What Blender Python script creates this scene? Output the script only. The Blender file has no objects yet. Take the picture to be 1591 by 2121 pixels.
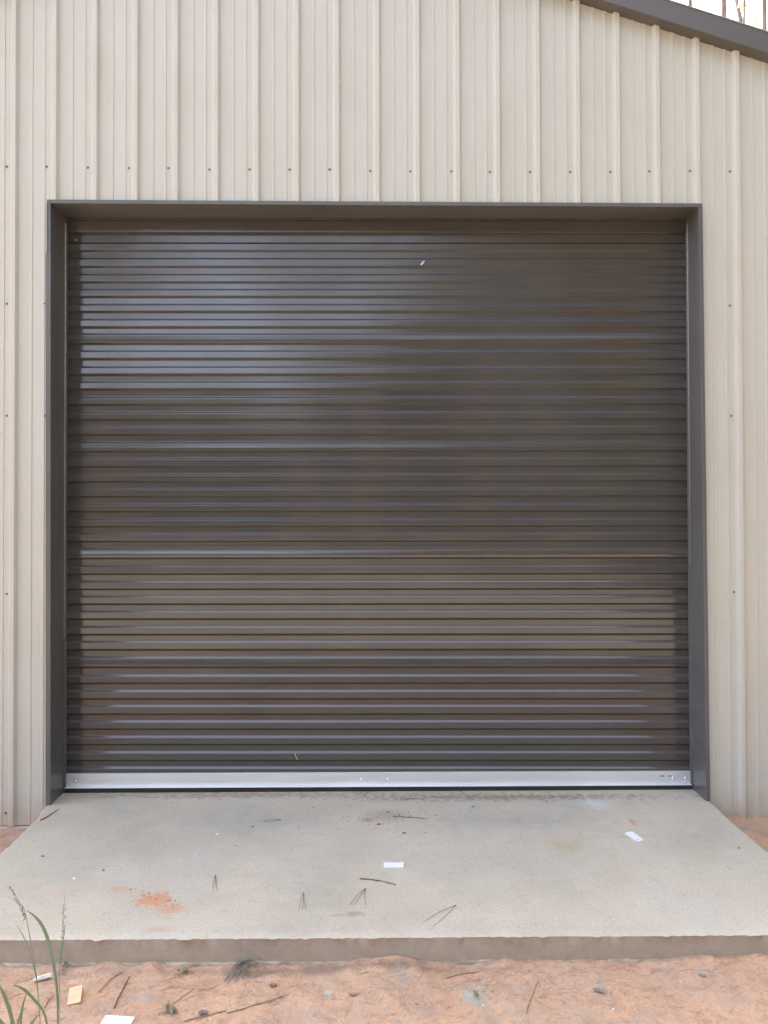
import bpy, bmesh, math, random
from mathutils import Vector, noise, Matrix
R_ = math.radians
random.seed(11)
scene = bpy.context.scene
col = scene.collection

# ------------------------------------------------------------------ camera
CX, CZ, CD, YAW, PIT, ROL, FPX = -0.0016, 1.5689, 4.1974, 0.0083, 0.0129, -0.0026, 1550.0
fw = Vector((math.sin(YAW)*math.cos(PIT), math.cos(YAW)*math.cos(PIT), math.sin(PIT)))
r0 = Vector((math.cos(YAW), -math.sin(YAW), 0)); u0 = r0.cross(fw)
rt = r0*math.cos(ROL)+u0*math.sin(ROL); up = rt.cross(fw)
CAM = Vector((CX, -CD, CZ))
cd = bpy.data.cameras.new('camera'); cam = bpy.data.objects.new('camera', cd); col.objects.link(cam)
m = Matrix.Identity(4)
for i in range(3):
    m[i][0] = rt[i]; m[i][1] = up[i]; m[i][2] = -fw[i]; m[i][3] = CAM[i]
cam.matrix_world = m
cd.sensor_fit = 'VERTICAL'; cd.sensor_height = 36; cd.lens = 36*FPX/2121.0
cd.clip_start = 0.05; cd.clip_end = 2000
scene.camera = cam
def ray(u, v): return fw + rt*((u-795.5)/FPX) + up*(-(v-1060.5)/FPX)
def onY(u, v, y=0.0):
    """where a measured point of the photograph meets the upright plane at depth y"""
    d = ray(u, v); return CAM + d*((y-CAM.y)/d.y)
def onZ(u, v, z=0.0):
    """where a measured point of the photograph meets the level z"""
    d = ray(u, v); return CAM + d*((z-CAM.z)/d.z)

# ------------------------------------------------------------------ sky, sun, exposure
SUN_EL, SUN_AZ = 47.0, -17.0        # behind the building, a little to the left
world = bpy.data.worlds.new("World"); scene.world = world; world.use_nodes = True
wn = world.node_tree; bg = wn.nodes['Background']
sky = wn.nodes.new('ShaderNodeTexSky'); sky.sky_type = 'NISHITA'; sky.sun_disc = False
sky.sun_elevation = R_(SUN_EL); sky.sun_rotation = R_(SUN_AZ)
sky.air_density = 0.7; sky.dust_density = 6.0; sky.ozone_density = 0.3
hs = wn.nodes.new('ShaderNodeHueSaturation'); hs.inputs['Saturation'].default_value = 0.68   # milky, hazy sky
wn.links.new(sky.outputs[0], hs.inputs['Color']); wn.links.new(hs.outputs[0], bg.inputs[0]); bg.inputs[1].default_value = 0.15
sl = bpy.data.lights.new('sun', 'SUN'); sl.energy = 2.4; sl.angle = R_(0.5); sl.color = (1.0, 0.93, 0.82)
so = bpy.data.objects.new('sun', sl); col.objects.link(so)
sd = Vector((math.sin(R_(SUN_AZ))*math.cos(R_(SUN_EL)), math.cos(R_(SUN_AZ))*math.cos(R_(SUN_EL)), math.sin(R_(SUN_EL))))
so.rotation_euler = sd.to_track_quat('Z', 'Y').to_euler(); so.location = sd*40
vs = scene.view_settings; vs.view_transform = 'Standard'; vs.look = 'None'; vs.gamma = 1; vs.exposure = 3.2

# ------------------------------------------------------------------ helpers
def new_obj(name, verts, faces, mats=None, parent=None, smooth=False, fm=None):
    me = bpy.data.meshes.new(name); me.from_pydata([tuple(v) for v in verts], [], faces); me.update()
    if mats:
        for x in (mats if isinstance(mats, (list, tuple)) else [mats]): me.materials.append(x)
    if fm:
        for p, i in zip(me.polygons, fm): p.material_index = i
    if smooth:
        for p in me.polygons: p.use_smooth = True
    o = bpy.data.objects.new(name, me); col.objects.link(o)
    if parent: o.parent = parent
    return o
def tag(o, label=None, cat=None, group=None, kind=None):
    if label: o['label'] = label
    if cat: o['category'] = cat
    if group: o['group'] = group
    if kind: o['kind'] = kind
    return o
def empty(name, loc=(0, 0, 0)):
    o = bpy.data.objects.new(name, None); col.objects.link(o); o.location = loc; o.empty_display_size = .2
    return o
class MB:
    def __init__(s): s.v = []; s.f = []
    def quad(s, *p):
        n = len(s.v); s.v += [Vector(x) for x in p]; s.f.append(tuple(range(n, n+len(p))))
    def hexa(s, p):   # 8 points: bottom 4 (ccw), top 4
        n = len(s.v); s.v += [Vector(x) for x in p]
        for q in ((3, 2, 1, 0), (4, 5, 6, 7), (0, 1, 5, 4), (1, 2, 6, 5), (2, 3, 7, 6), (3, 0, 4, 7)):
            s.f.append(tuple(n+i for i in q))
    def box(s, x0, x1, y0, y1, z0, z1):
        s.hexa([(x0, y0, z0), (x1, y0, z0), (x1, y1, z0), (x0, y1, z0), (x0, y0, z1), (x1, y0, z1), (x1, y1, z1), (x0, y1, z1)])
    def tube(s, pts, rad, seg=6, cap=True):
        n0 = len(s.v); pts = [Vector(p) for p in pts]
        if not isinstance(rad, (list, tuple)): rad = [rad]*len(pts)
        ref = Vector((0.31, 0.2, 0.93)).normalized()
        for i, p in enumerate(pts):
            t = (pts[min(i+1, len(pts)-1)]-pts[max(i-1, 0)]).normalized()
            a = t.cross(ref)
            if a.length < 1e-3: a = t.cross(Vector((1, 0, 0)))
            a.normalize(); b = t.cross(a)
            for k in range(seg):
                an = 2*math.pi*k/seg; s.v.append(p+(a*math.cos(an)+b*math.sin(an))*rad[i])
        for i in range(len(pts)-1):
            for k in range(seg):
                s.f.append((n0+i*seg+k, n0+i*seg+(k+1) % seg, n0+(i+1)*seg+(k+1) % seg, n0+(i+1)*seg+k))
        if cap:
            s.f.append(tuple(n0+k for k in range(seg))[::-1]); s.f.append(tuple(n0+(len(pts)-1)*seg+k for k in range(seg)))
    def build(s, name, mat, parent=None, smooth=False, bevel=0):
        o = new_obj(name, s.v, s.f, mat, parent, smooth)
        if bevel:
            b = o.modifiers.new('bevel', 'BEVEL'); b.width = bevel; b.segments = 2; b.limit_method = 'ANGLE'
        return o

# ------------------------------------------------------------------ materials
class NT:
    def __init__(s, name):
        s.m = bpy.data.materials.new(name); s.m.use_nodes = True; s.t = s.m.node_tree
        s.b = s.t.nodes['Principled BSDF']; s.co = s.t.nodes.new('ShaderNodeTexCoord').outputs['Object']
    def n(s, kind, **kw):
        x = s.t.nodes.new(kind)
        for k, v in kw.items(): setattr(x, k, v)
        return x
    def link(s, a, b): s.t.links.new(a, b)
    def noise(s, scale, detail=4, rough=.55, vec=None, stretch=None, dist=0):
        x = s.n('ShaderNodeTexNoise'); x.inputs['Scale'].default_value = scale; x.inputs['Detail'].default_value = detail
        x.inputs['Roughness'].default_value = rough; x.inputs['Distortion'].default_value = dist
        v = vec or s.co
        if stretch:
            mp = s.n('ShaderNodeMapping'); mp.inputs['Scale'].default_value = stretch; s.link(v, mp.inputs[0]); v = mp.outputs[0]
        s.link(v, x.inputs['Vector']); return x.outputs['Fac']
    def ramp(s, fac, a, b, ca=(0, 0, 0, 1), cb=(1, 1, 1, 1)):
        r = s.n('ShaderNodeValToRGB'); r.color_ramp.elements[0].position = a; r.color_ramp.elements[1].position = b
        r.color_ramp.elements[0].color = ca if len(ca) == 4 else (*ca, 1); r.color_ramp.elements[1].color = cb if len(cb) == 4 else (*cb, 1)
        s.link(fac, r.inputs[0]); return r.outputs[0]
    def mix(s, fac, a, b, mode='MIX'):
        x = s.n('ShaderNodeMix', data_type='RGBA', blend_type=mode)
        for k, v in ((0, fac), (6, a), (7, b)):
            if isinstance(v, (int, float)): x.inputs[k].default_value = v
            elif isinstance(v, tuple): x.inputs[k].default_value = (*v, 1) if len(v) == 3 else v
            else: s.link(v, x.inputs[k])
        return x.outputs[2]
    def math(s, op, a, b=None, clamp=False):
        x = s.n('ShaderNodeMath', operation=op, use_clamp=clamp)
        for k, v in ((0, a), (1, b)):
            if v is None: continue
            if isinstance(v, (int, float)): x.inputs[k].default_value = v
            else: s.link(v, x.inputs[k])
        return x.outputs[0]
    def bump(s, h, strength=.3, dist=.01, prev=None):
        x = s.n('ShaderNodeBump'); x.inputs['Strength'].default_value = strength; x.inputs['Distance'].default_value = dist
        s.link(h, x.inputs['Height'])
        if prev: s.link(prev, x.inputs['Normal'])
        return x.outputs[0]
    def set(s, color=None, rough=None, normal=None, metal=None, spec=None):
        for k, v in (('Base Color', color), ('Roughness', rough), ('Normal', normal), ('Metallic', metal), ('Specular IOR Level', spec)):
            if v is None: continue
            if isinstance(v, (int, float)): s.b.inputs[k].default_value = v
            elif isinstance(v, tuple): s.b.inputs[k].default_value = (*v, 1)
            else: s.link(v, s.b.inputs[k])
        return s.m
    def spot(s, x, y, rx, ry, edge=.5, nscale=30, namp=.6):
        """soft irregular patch of the surface itself, at a place measured on it"""
        mp = s.n('ShaderNodeMapping', vector_type='POINT'); mp.inputs['Location'].default_value = (-x/rx, -y/ry, 0)
        mp.inputs['Scale'].default_value = (1/rx, 1/ry, 0); s.link(s.co, mp.inputs[0])
        ln = s.n('ShaderNodeVectorMath', operation='LENGTH'); s.link(mp.outputs[0], ln.inputs[0])
        nz = s.noise(nscale, 4, .65)
        d = s.math('ADD', ln.outputs['Value'], s.math('MULTIPLY', s.math('SUBTRACT', nz, .5), namp*2))
        return s.ramp(d, max(.0, 1-edge), 1.0, (1, 1, 1), (0, 0, 0))

def simple(name, c, rough=.5, metal=0, var=.15, scale=20, spec=.5, bump=0):
    t = NT(name); nz = t.noise(scale, 5)
    a = tuple(x*(1-var) for x in c); b = tuple(min(1, x*(1+var)) for x in c)
    return t.set(t.ramp(nz, .35, .65, a, b), rough, t.bump(nz, bump, .003) if bump else None, metal, spec)

# light stone coloured painted steel siding
t = NT('siding_paint'); big = t.noise(1.3, 4, .5, stretch=(1, 1, .35)); fine = t.noise(260, 2)
drt = t.noise(3, 6, .6, stretch=(1, 1, .6))
c = t.mix(t.ramp(drt, .45, .85), (.56, .54, .475), (.53, .505, .425))
sz = t.n('ShaderNodeSeparateXYZ'); t.link(t.co, sz.inputs[0])
spl = t.ramp(t.math('ADD', t.math('MULTIPLY', sz.outputs[2], -3.2), t.math('MULTIPLY', t.noise(22, 6, .75), 1.0)), .25, 1.0)
c = t.mix(t.math('MULTIPLY', spl, .7), c, (.47, .33, .235))   # clay splashed up the foot of the wall
oil = t.noise(2.2, 2, .5, stretch=(1.6, 1, .5))
M_SIDING = t.set(c, t.ramp(big, .3, .7, (.30,)*3, (.42,)*3), t.bump(oil, .35, .02, t.bump(fine, .04, .001)), 0, .5)
# dark bronze painted steel: curtain and trim
def bronze(name, c, ra, rb, oilamp):
    t = NT(name); nz = t.noise(3.5, 3, .5, stretch=(1, 1, 2)); fine = t.noise(350, 2); dust = t.noise(5, 2, .5, stretch=(.4, 1, 2))
    cc = t.mix(t.ramp(dust, .3, .8), c, tuple(x*1.14+.002 for x in c))
    oil = t.noise(1.7, 2, .5, stretch=(1, 1, .9))
    return t.set(cc, t.ramp(nz, .3, .7, (ra,)*3, (rb,)*3), t.bump(oil, .3*oilamp, .02, t.bump(fine, .05, .001)), 0, .85)
M_DOOR = bronze('curtain_paint', (.062, .054, .049), .08, .14, .6)
t = NT('trim_paint'); nz = t.noise(2.5, 2, .5)
M_TRIM = t.set(t.ramp(nz, .3, .7, (.112, .109, .105), (.13, .126, .121)), .3, None, 0, .5)
M_ROOFTRIM = bronze('rake_trim_paint', (.086, .077, .067), .35, .45, .6)
M_ROOF = simple('roof_paint', (.42, .43, .44), .4, 0, .1, 5)
t = NT('galvanised_bar'); nz = t.noise(9, 5, .6, stretch=(.3, 1, 3)); fi = t.noise(240, 2, stretch=(.05, 1, 1))
M_BAR = t.set(t.ramp(nz, .3, .7, (.78, .78, .79), (.86, .86, .87)), t.ramp(nz, .3, .7, (.32,)*3, (.44,)*3), t.bump(fi, .08, .001), .55, .5)
M_RUBBER = simple('seal_rubber', (.03, .028, .027), .7)
M_SCREW = simple('screw_paint', (.20, .19, .175), .4, .3, .1, 80)
M_BOLT = simple('bolt_steel', (.8, .8, .82), .25, .9, .05, 80)
M_GUIDE = simple('guide_steel', (.62, .63, .65), .3, .5, .1, 30)
M_STICK = simple('label_film', (.72, .73, .75), .35, .4, .04, 50)
M_INK = simple('label_ink', (.07, .07, .09), .5)
M_DARK = simple('gap_shade', (.09, .075, .06), .9)  # dark tone standing in for shade under the siding

# concrete
LZ = lambda u, v: onZ(u, v, 0)
t = NT('broom_concrete')
n1 = t.noise(1.1, 6, .6); n2 = t.noise(7, 6, .65); n3 = t.noise(90, 4, .7); br = t.noise(55, 3, .6, stretch=(.06, 1.6, 1))
sp = t.noise(38, 5, .75)
c = t.ramp(n1, .34, .66, (.42, .37, .29), (.56, .495, .39))
c = t.mix(t.math('MULTIPLY', t.ramp(t.noise(3.1, 5, .6, dist=.5), .5, .72), .55), c, (.48, .46, .415))
c = t.mix(t.math('MULTIPLY', t.ramp(t.noise(16, 6, .75), .54, .66), .5), c, (.38, .32, .25))
c = t.mix(t.math('MULTIPLY', t.ramp(n2, .48, .72), .5), c, (.56, .49, .395))
c = t.mix(t.math('MULTIPLY', t.ramp(n3, .45, .7), .42), c, (.25, .22, .18))
c = t.mix(t.math('MULTIPLY', t.ramp(sp, .66, .72), .55), c, (.27, .20, .15))
pv = t.n('ShaderNodeTexVoronoi'); pv.inputs['Scale'].default_value = 46; t.link(t.co, pv.inputs['Vector'])
pits = t.math('MULTIPLY', t.ramp(pv.outputs['Distance'], .05, .11, (1, 1, 1), (0, 0, 0)), t.ramp(t.noise(9, 3), .52, .6))
c = t.mix(t.math('MULTIPLY', pits, .6), c, (.24, .20, .16))
c = t.mix(t.math('MULTIPLY', t.ramp(t.noise(2.4, 7, .75, dist=1.0), .54, .74), .45), c, (.50, .37, .27))
def stain(c, u, v, ru, rv, colr, k, edge=.5, ns=30, na=.6):
    p = LZ(u, v); q = LZ(u+ru, v); w = LZ(u, v-rv)
    f = t.spot(p.x, p.y, abs(q.x-p.x), abs(w.y-p.y), edge, ns, na)
    return t.mix(t.math('MULTIPLY', f, k), c, colr)
ORG = (.52, .25, .13)
c = stain(c, 318, 1863, 40, 17, ORG, .8, .3, 34, 1.1)
c = stain(c, 352, 1882, 44, 14, ORG, .6, .6, 60, .9)
c = stain(c, 245, 1841, 26, 7, ORG, .35, .6, 60, .9)
c = stain(c, 330, 1925, 40, 8, (.42, .27, .2), .5, .7, 70, 1.0)
c = stain(c, 762, 1698, 20, 6, (.36, .18, .12), .6, .7, 120, 1.1)
c = stain(c, 800, 1688, 60, 16, (.27, .18, .14), .45, .8, 110, 1.3)
c = stain(c, 735, 1893, 27, 7, (.26, .24, .21), .7, .6, 40, .7)
c = stain(c, 700, 1896, 22, 5, (.28, .26, .23), .5, .6, 40, .7)
c = stain(c, 1170, 1752, 50, 14, (.42, .32, .18), .55, .9, 25, .8)
c = stain(c, 1235, 1665, 40, 14, (.62, .64, .66), .6, .9, 25, .8)
c = stain(c, 1310, 1703, 6, 10, (.55, .25, .13), .8, .6, 80, .9)
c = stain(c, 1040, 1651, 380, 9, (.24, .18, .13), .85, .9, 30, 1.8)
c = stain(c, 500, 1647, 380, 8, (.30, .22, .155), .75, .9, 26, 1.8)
c = stain(c, 80, 1701, 34, 8, (.55, .36, .24), .7, .8, 25, .8)
c = stain(c, 165, 1655, 50, 12, (.47, .34, .22), .6, .9, 25, .8)
c = stain(c, 820, 1862, 100, 34, (.50, .42, .30), .4, .8, 60, 1.2)
c = stain(c, 1030, 1700, 240, 22, (.33, .30, .27), .5, 1, 12, 1.0)
c = stain(c, 520, 1700, 220, 26, (.33, .32, .30), .45, 1, 12, 1.0)
# paler worn strip along the front edge
fy = LZ(800, 1938).y
sx = t.n('ShaderNodeSeparateXYZ'); t.link(t.co, sx.inputs[0])
ed = t.math('ADD', t.math('MULTIPLY', t.math('SUBTRACT', sx.outputs[1], fy), -18.0), t.math('MULTIPLY', n2, 1.6))
c = t.mix(t.math('MULTIPLY', t.ramp(ed, .1, 1.0), .3), c, (.58, .54, .47))
bp = t.bump(br, .35, .003, t.bump(n3, .5, .003, t.bump(n2, .3, .01)))
M_CONC = t.set(c, .85, bp, 0, .3)
t = NT('formed_concrete_face')
n1 = t.noise(3, 6, .65, stretch=(1, 1, 2)); n3 = t.noise(120, 4, .7); n4 = t.noise(16, 5, .7)
c = t.ramp(n1, .3, .7, (.40, .33, .26), (.50, .42, .33)); c = t.mix(t.math('MULTIPLY', t.ramp(n4, .5, .75), .5), c, (.36, .27, .20))
c = t.mix(t.math('MULTIPLY', t.ramp(n3, .5, .7), .3), c, (.28, .21, .16))
M_FACE = t.set(c, .9, t.bump(n3, .5, .003, t.bump(n4, .4, .006)), 0, .25)
M_LEDGE = simple('footing_concrete', (.40, .33, .24), .9, 0, .35, 14, .25, .6)

# red clay
t = NT('red_clay')
n1 = t.noise(2.2, 6, .6); n2 = t.noise(9, 7, .7, dist=.4); n3 = t.noise(60, 5, .75); n5 = t.noise(26, 6, .7, dist=1.2); n6 = t.noise(150, 3, .6)
c = t.ramp(n1, .3, .7, (.47, .28, .18), (.57, .37, .24))
c = t.mix(t.math('MULTIPLY', t.ramp(n2, .48, .66), .7), c, (.32, .21, .15))
c = t.mix(t.math('MULTIPLY', t.ramp(n5, .54, .64), .6), c, (.27, .19, .14))
c = t.mix(t.math('MULTIPLY', t.ramp(n3, .62, .70), .5), c, (.66, .45, .30))
c = t.mix(t.math('MULTIPLY', t.ramp(n6, .6, .7), .6), c, (.27, .17, .12))
c = t.mix(t.math('MULTIPLY', t.ramp(t.noise(110, 4, .7), .58, .68), .5), c, (.68, .52, .40))
c = t.mix(t.math('MULTIPLY', t.ramp(t.noise(5, 6, .7, dist=.8), .5, .62), .45), c, (.40, .32, .26))
def gpatch(c, u, v, ru, rv, colr, k, na=1.5, ns=42, edge=.8):
    p = onZ(u, v, -.1); q = onZ(u+ru, v, -.1); w = onZ(u, v-rv, -.1)
    f = t.spot(p.x, p.y, abs(q.x-p.x), abs(w.y-p.y), edge, ns, na)
    return t.mix(t.math('MULTIPLY', f, k), c, colr)
GRY = (.36, .37, .33)
c = gpatch(c, 985, 2062, 36, 22, GRY, .9); c = gpatch(c, 1245, 2052, 26, 16, (.33, .29, .24), .8); c = gpatch(c, 1460, 2020, 22, 12, (.40, .34, .28), .8)
c = gpatch(c, 680, 2056, 10, 7, (.40, .44, .40), .8); c = gpatch(c, 300, 2068, 40, 9, (.34, .33, .30), .7)
c = gpatch(c, 830, 2030, 26, 34, (.36, .30, .24), .7); c = gpatch(c, 1120, 2030, 30, 18, (.36, .28, .22), .6)
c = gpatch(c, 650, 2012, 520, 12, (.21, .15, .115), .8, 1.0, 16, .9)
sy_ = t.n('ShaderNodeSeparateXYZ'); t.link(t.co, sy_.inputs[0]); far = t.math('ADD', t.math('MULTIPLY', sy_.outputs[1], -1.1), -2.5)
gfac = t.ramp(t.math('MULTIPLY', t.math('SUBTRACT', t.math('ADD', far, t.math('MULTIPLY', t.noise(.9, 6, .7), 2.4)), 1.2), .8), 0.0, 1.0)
c = t.mix(gfac, c, t.mix(t.ramp(t.noise(1.1, 6, .7, dist=1.0), .42, .58), (.085, .078, .062), (.185, .15, .115)))  # unseen far ground toned dark and dull to cut its warm bounce
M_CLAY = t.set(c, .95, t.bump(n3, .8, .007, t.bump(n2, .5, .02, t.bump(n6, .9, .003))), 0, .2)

M_NEEDLE = simple('dry_needle', (.22, .14, .09), .7, 0, .3, 40)
M_NEEDLE2 = simple('grey_needle', (.23, .20, .16), .8, 0, .3, 40)
M_TWIG = simple('twig_bark', (.22, .13, .09), .85, 0, .3, 60, .3, .4)
M_LEAFDRY = simple('dead_leaf', (.20, .12, .08), .8, 0, .3, 60)
M_CRUMB = simple('clay_crumb', (.26, .13, .085), .95, 0, .3, 60)
t = NT('white_plastic'); g = t.noise(70, 5, .7)
M_WHITE = t.set(t.mix(t.ramp(g, .58, .72), (.82, .83, .85), (.60, .52, .44)), .45)
M_PAPER = simple('white_card', (.80, .77, .74), .75, 0, .06, 60)
t = NT('cut_wood'); g = t.noise(14, 5, .6, stretch=(1, 9, 9)); M_WOOD = t.set(t.ramp(g, .3, .7, (.56, .41, .23), (.70, .54, .34)), .75, t.bump(g, .3, .002), 0, .3)
def leafmat(name, a, b):
    t = NT(name); nz = t.noise(6, 4)
    c = t.ramp(nz, .3, .7, a, b)
    t.set(c, .5, None, 0, .4)
    tr = t.n('ShaderNodeBsdfTranslucent'); t.link(c, tr.inputs[0]); mx = t.n('ShaderNodeMixShader'); mx.inputs[0].default_value = .35
    t.link(t.b.outputs[0], mx.inputs[1]); t.link(tr.outputs[0], mx.inputs[2])
    t.link(mx.outputs[0], [n for n in t.t.nodes if n.type == 'OUTPUT_MATERIAL'][0].inputs[0]); return t.m
M_GRASS = leafmat('grass_blade', (.19, .27, .15), (.28, .36, .22))
M_SEED = leafmat('grass_seed', (.26, .25, .14), (.34, .32, .2))
M_LEAF = leafmat('tree_leaf', (.045, .06, .03), (.10, .105, .07))
M_LEAF2 = leafmat('yellowish_leaf', (.13, .14, .06), (.2, .2, .1))  # yellowish leaf colour of sapling and broadleaf tree
t = NT('pine_bark'); g = t.noise(6, 6, .7, stretch=(3, 3, .6)); M_BARK = t.set(t.ramp(g, .35, .65, (.09, .07, .055), (.22, .18, .15)), .9, t.bump(g, .8, .03), 0, .2)

# ------------------------------------------------------------------ measured frame of the opening
TL, TR, BL, BR = onY(98, 414), onY(1454, 422), onY(97, 1673), onY(1470, 1657)
REC = 0.2107
iBL, iBR, iTL, iTR = onY(136, 1637, REC), onY(1431, 1627, REC), onY(139, 452, REC), onY(1421, 455, REC)
WB = 0.020                       # siding pan stands behind the trim face
def lerp(a, b, k): return a+(b-a)*k
# roof line on the wall plane
p1, p2 = onY(1196, 0, 0), onY(1591, 126, 0)
SLOPE = (p2.z-p1.z)/(p2.x-p1.x); ROOF0 = p1.z-SLOPE*p1.x
RIDGE_X = -0.62; EAVE_R = 4.1; EAVE_L = 2*RIDGE_X-EAVE_R
def roof_z(x): return ROOF0+SLOPE*x if x >= RIDGE_X else ROOF0+SLOPE*(2*RIDGE_X-x)
BASE_L = onY(25, 1714, 0).z; BASE_R = onY(1550, 1699, 0).z
LEN = 12.0

# ------------------------------------------------------------------ ground
def axis(segs):
    out = []
    for a, b, n in segs:
        out += [a+(b-a)*i/n for i in range(n)]
    out.append(segs[-1][1]); return out
gx = axis([(-300, -60, 8), (-60, -12, 12), (-12, -2.4, 32), (-2.4, 2.4, 320), (2.4, 12, 32), (12, 60, 12), (60, 300, 8)])
gy = axis([(-300, -60, 8), (-60, -12, 16), (-12, -2.6, 30), (-2.6, -1.95, 20), (-1.95, -1.33, 75), (-1.33, 0.3, 40), (.3, 14, 10), (14, 300, 8)])
def gz(x, y):
    b = -0.100
    b += .035*min(1, max(0, (x-.6)/1.3))                           # rises to the right
    b -= .03*min(1, max(0, (y+1.2)/1.0))                            # dips towards the wall
    near = max(0, 1-abs(y+1.36)/.13)
    b += near*(.030*math.exp(-((x-.03)/.16)**2)+.02*math.exp(-((x+1.02)/.07)**2)+.016*math.exp(-((x+.85)/.05)**2)+.012*math.exp(-((x-.55)/.12)**2))
    far = min(1, max(0, (abs(y+1.6)-3)/10))
    s = .010*noise.noise(Vector((x*3.1, y*3.1, 0)))+.007*noise.noise(Vector((x*11, y*11, 3)))
    s += .004*noise.noise(Vector((x*30, y*30, 5)))+.003*noise.noise(Vector((x*90, y*90, 8)))
    s += near*.008*noise.noise(Vector((x*22, y*22, 9)))
    # two shallow scrape marks like old footprints
    s -= .006*max(0, math.sin(x*9+y*5+1.2*noise.noise(Vector((x*2, y*2, 1)))))**6
    s += .003*noise.noise(Vector((x*160, y*160, 2)))
    s -= .006*max(0, noise.noise(Vector((x*16, y*22, 12)))-.15)
    return b+s+.15*far*noise.noise(Vector((x*.08, y*.08, 0)))
gv = [(x, y, gz(x, y)) for y in gy for x in gx]; nx = len(gx)
gf = [(j*nx+i, j*nx+i+1, (j+1)*nx+i+1, (j+1)*nx+i) for j in range(len(gy)-1) for i in range(nx-1)]
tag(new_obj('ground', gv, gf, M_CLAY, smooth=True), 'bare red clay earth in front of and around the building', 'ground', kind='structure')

# ------------------------------------------------------------------ concrete apron
front_l, front_r = LZ(0, 1945), LZ(1591, 1935)
FY = (front_l.y+front_r.y)/2
def slab_x(side, y):
    if side < 0:
        pts = [(2.0, BL.x+.02), (0.0, BL.x), (LZ(63, 1709).y, LZ(63, 1709).x), (LZ(0, 1768).y, LZ(0, 1768).x), (-1.7, BL.x-.04)]
    else:
        pts = [(2.0, BR.x-.02), (0.0, BR.x), (LZ(1513, 1698.6).y, LZ(1513, 1698.6).x), (LZ(1591, 1764).y, LZ(1591, 1764).x), (-1.7, BR.x+.03)]
    for (a, xa), (b, xb) in zip(pts, pts[1:]):
        if b <= y <= a: return xa+(xb-xa)*(a-y)/(a-b)
    return pts[-1][1]
NX, NY = 420, 90
sv = []; sf = []; fm = []
ys = [0.5-(0.5-FY)*j/NY for j in range(NY+1)]
for j, y in enumerate(ys):
    for i in range(NX+1):
        k = i/NX; x = lerp(slab_x(-1, y), slab_x(1, y), k)
        fl = lerp(front_l.y, front_r.y, k)
        yy = y+(fl-FY)*max(0, -y/-FY if y < 0 else 0)
        z = .0012*noise.noise(Vector((x*4, y*4, 0)))
        edge = 0
        if j == NY: edge = 1
        elif j == NY-1: edge = .35
        if i in (0, NX): edge = max(edge, 1)
        if edge:
            w = noise.noise(Vector((x*9, y*9, 2)))*.005+noise.noise(Vector((x*38, y*38, 4)))*.006+max(0, noise.noise(Vector((x*14, y*9, 7)))-.35)*.03
            yy += (w if j >= NY-1 else 0)*edge
            x += (w*.8*(1 if i == 0 else -1) if i in (0, NX) else 0)
            z -= .004*edge+abs(w)*.45*edge
        sv.append((x, yy, z))
for j in range(NY):
    for i in range(NX):
        a = j*(NX+1)+i; sf.append((a, a+NX+1, a+NX+2, a+1)); fm.append(0)
rim = [NY*(NX+1)+i for i in range(NX+1)]
# front face in rows
prev = rim; rows = 7
for r_ in range(1, rows+1):
    cur = []
    for i, a in enumerate(rim):
        v = sv[a]; n = len(sv)
        dz = -.004 if r_ == 1 else -.14*r_/rows
        fy0 = lerp(front_l.y, front_r.y, i/NX)
        sv.append((v[0], lerp(v[1], fy0+.002, min(1, r_/2))+.0022*noise.noise(Vector((v[0]*8, dz*30, 0))), v[2]*(1-r_/rows)+dz)); cur.append(n)
    for i in range(NX): sf.append((prev[i], cur[i], cur[i+1], prev[i+1])); fm.append(1)
    prev = cur
for side in (0, NX):
    ed = [j*(NX+1)+side for j in range(NY+1)]; lo = []
    for a in ed: lo.append(len(sv)); sv.append((sv[a][0], sv[a][1], -.16))
    for j in range(NY):
        q = (ed[j], lo[j], lo[j+1], ed[j+1]); sf.append(q if side == 0 else q[::-1]); fm.append(1)
slab = new_obj('concrete_slab', sv, sf, [M_CONC, M_FACE], smooth=True, fm=fm)
tag(slab, 'pale grey concrete apron in front of the roll up door', 'concrete slab', kind='structure')
try:
    slab.data.set_sharp_from_angle(angle=R_(50))
except Exception: pass
# rough footing lip showing under the face
lv = []; lf = []; NL = 420
for i in range(NL+1):
    k = i/NL; x = lerp(slab_x(-1, FY), slab_x(1, FY), k); y0 = lerp(front_l.y, front_r.y, k)
    ht = -.092+.007*noise.noise(Vector((x*6, 1, 0)))+.003*noise.noise(Vector((x*40, 3, 0)))
    w = .007+.008*noise.noise(Vector((x*7, 5, 0)))+.005*noise.noise(Vector((x*45, 7, 0)))
    lv += [(x, y0+.02, ht), (x, y0-w*.7, ht), (x, y0-w, ht-.008), (x, y0-w*1.1, ht-.06)]
for i in range(NL):
    for q in range(3): a = i*4+q; lf.append((a, a+1, a+5, a+4))
new_obj('footing_lip', lv, lf, M_LEDGE, parent=slab, smooth=True)

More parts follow.
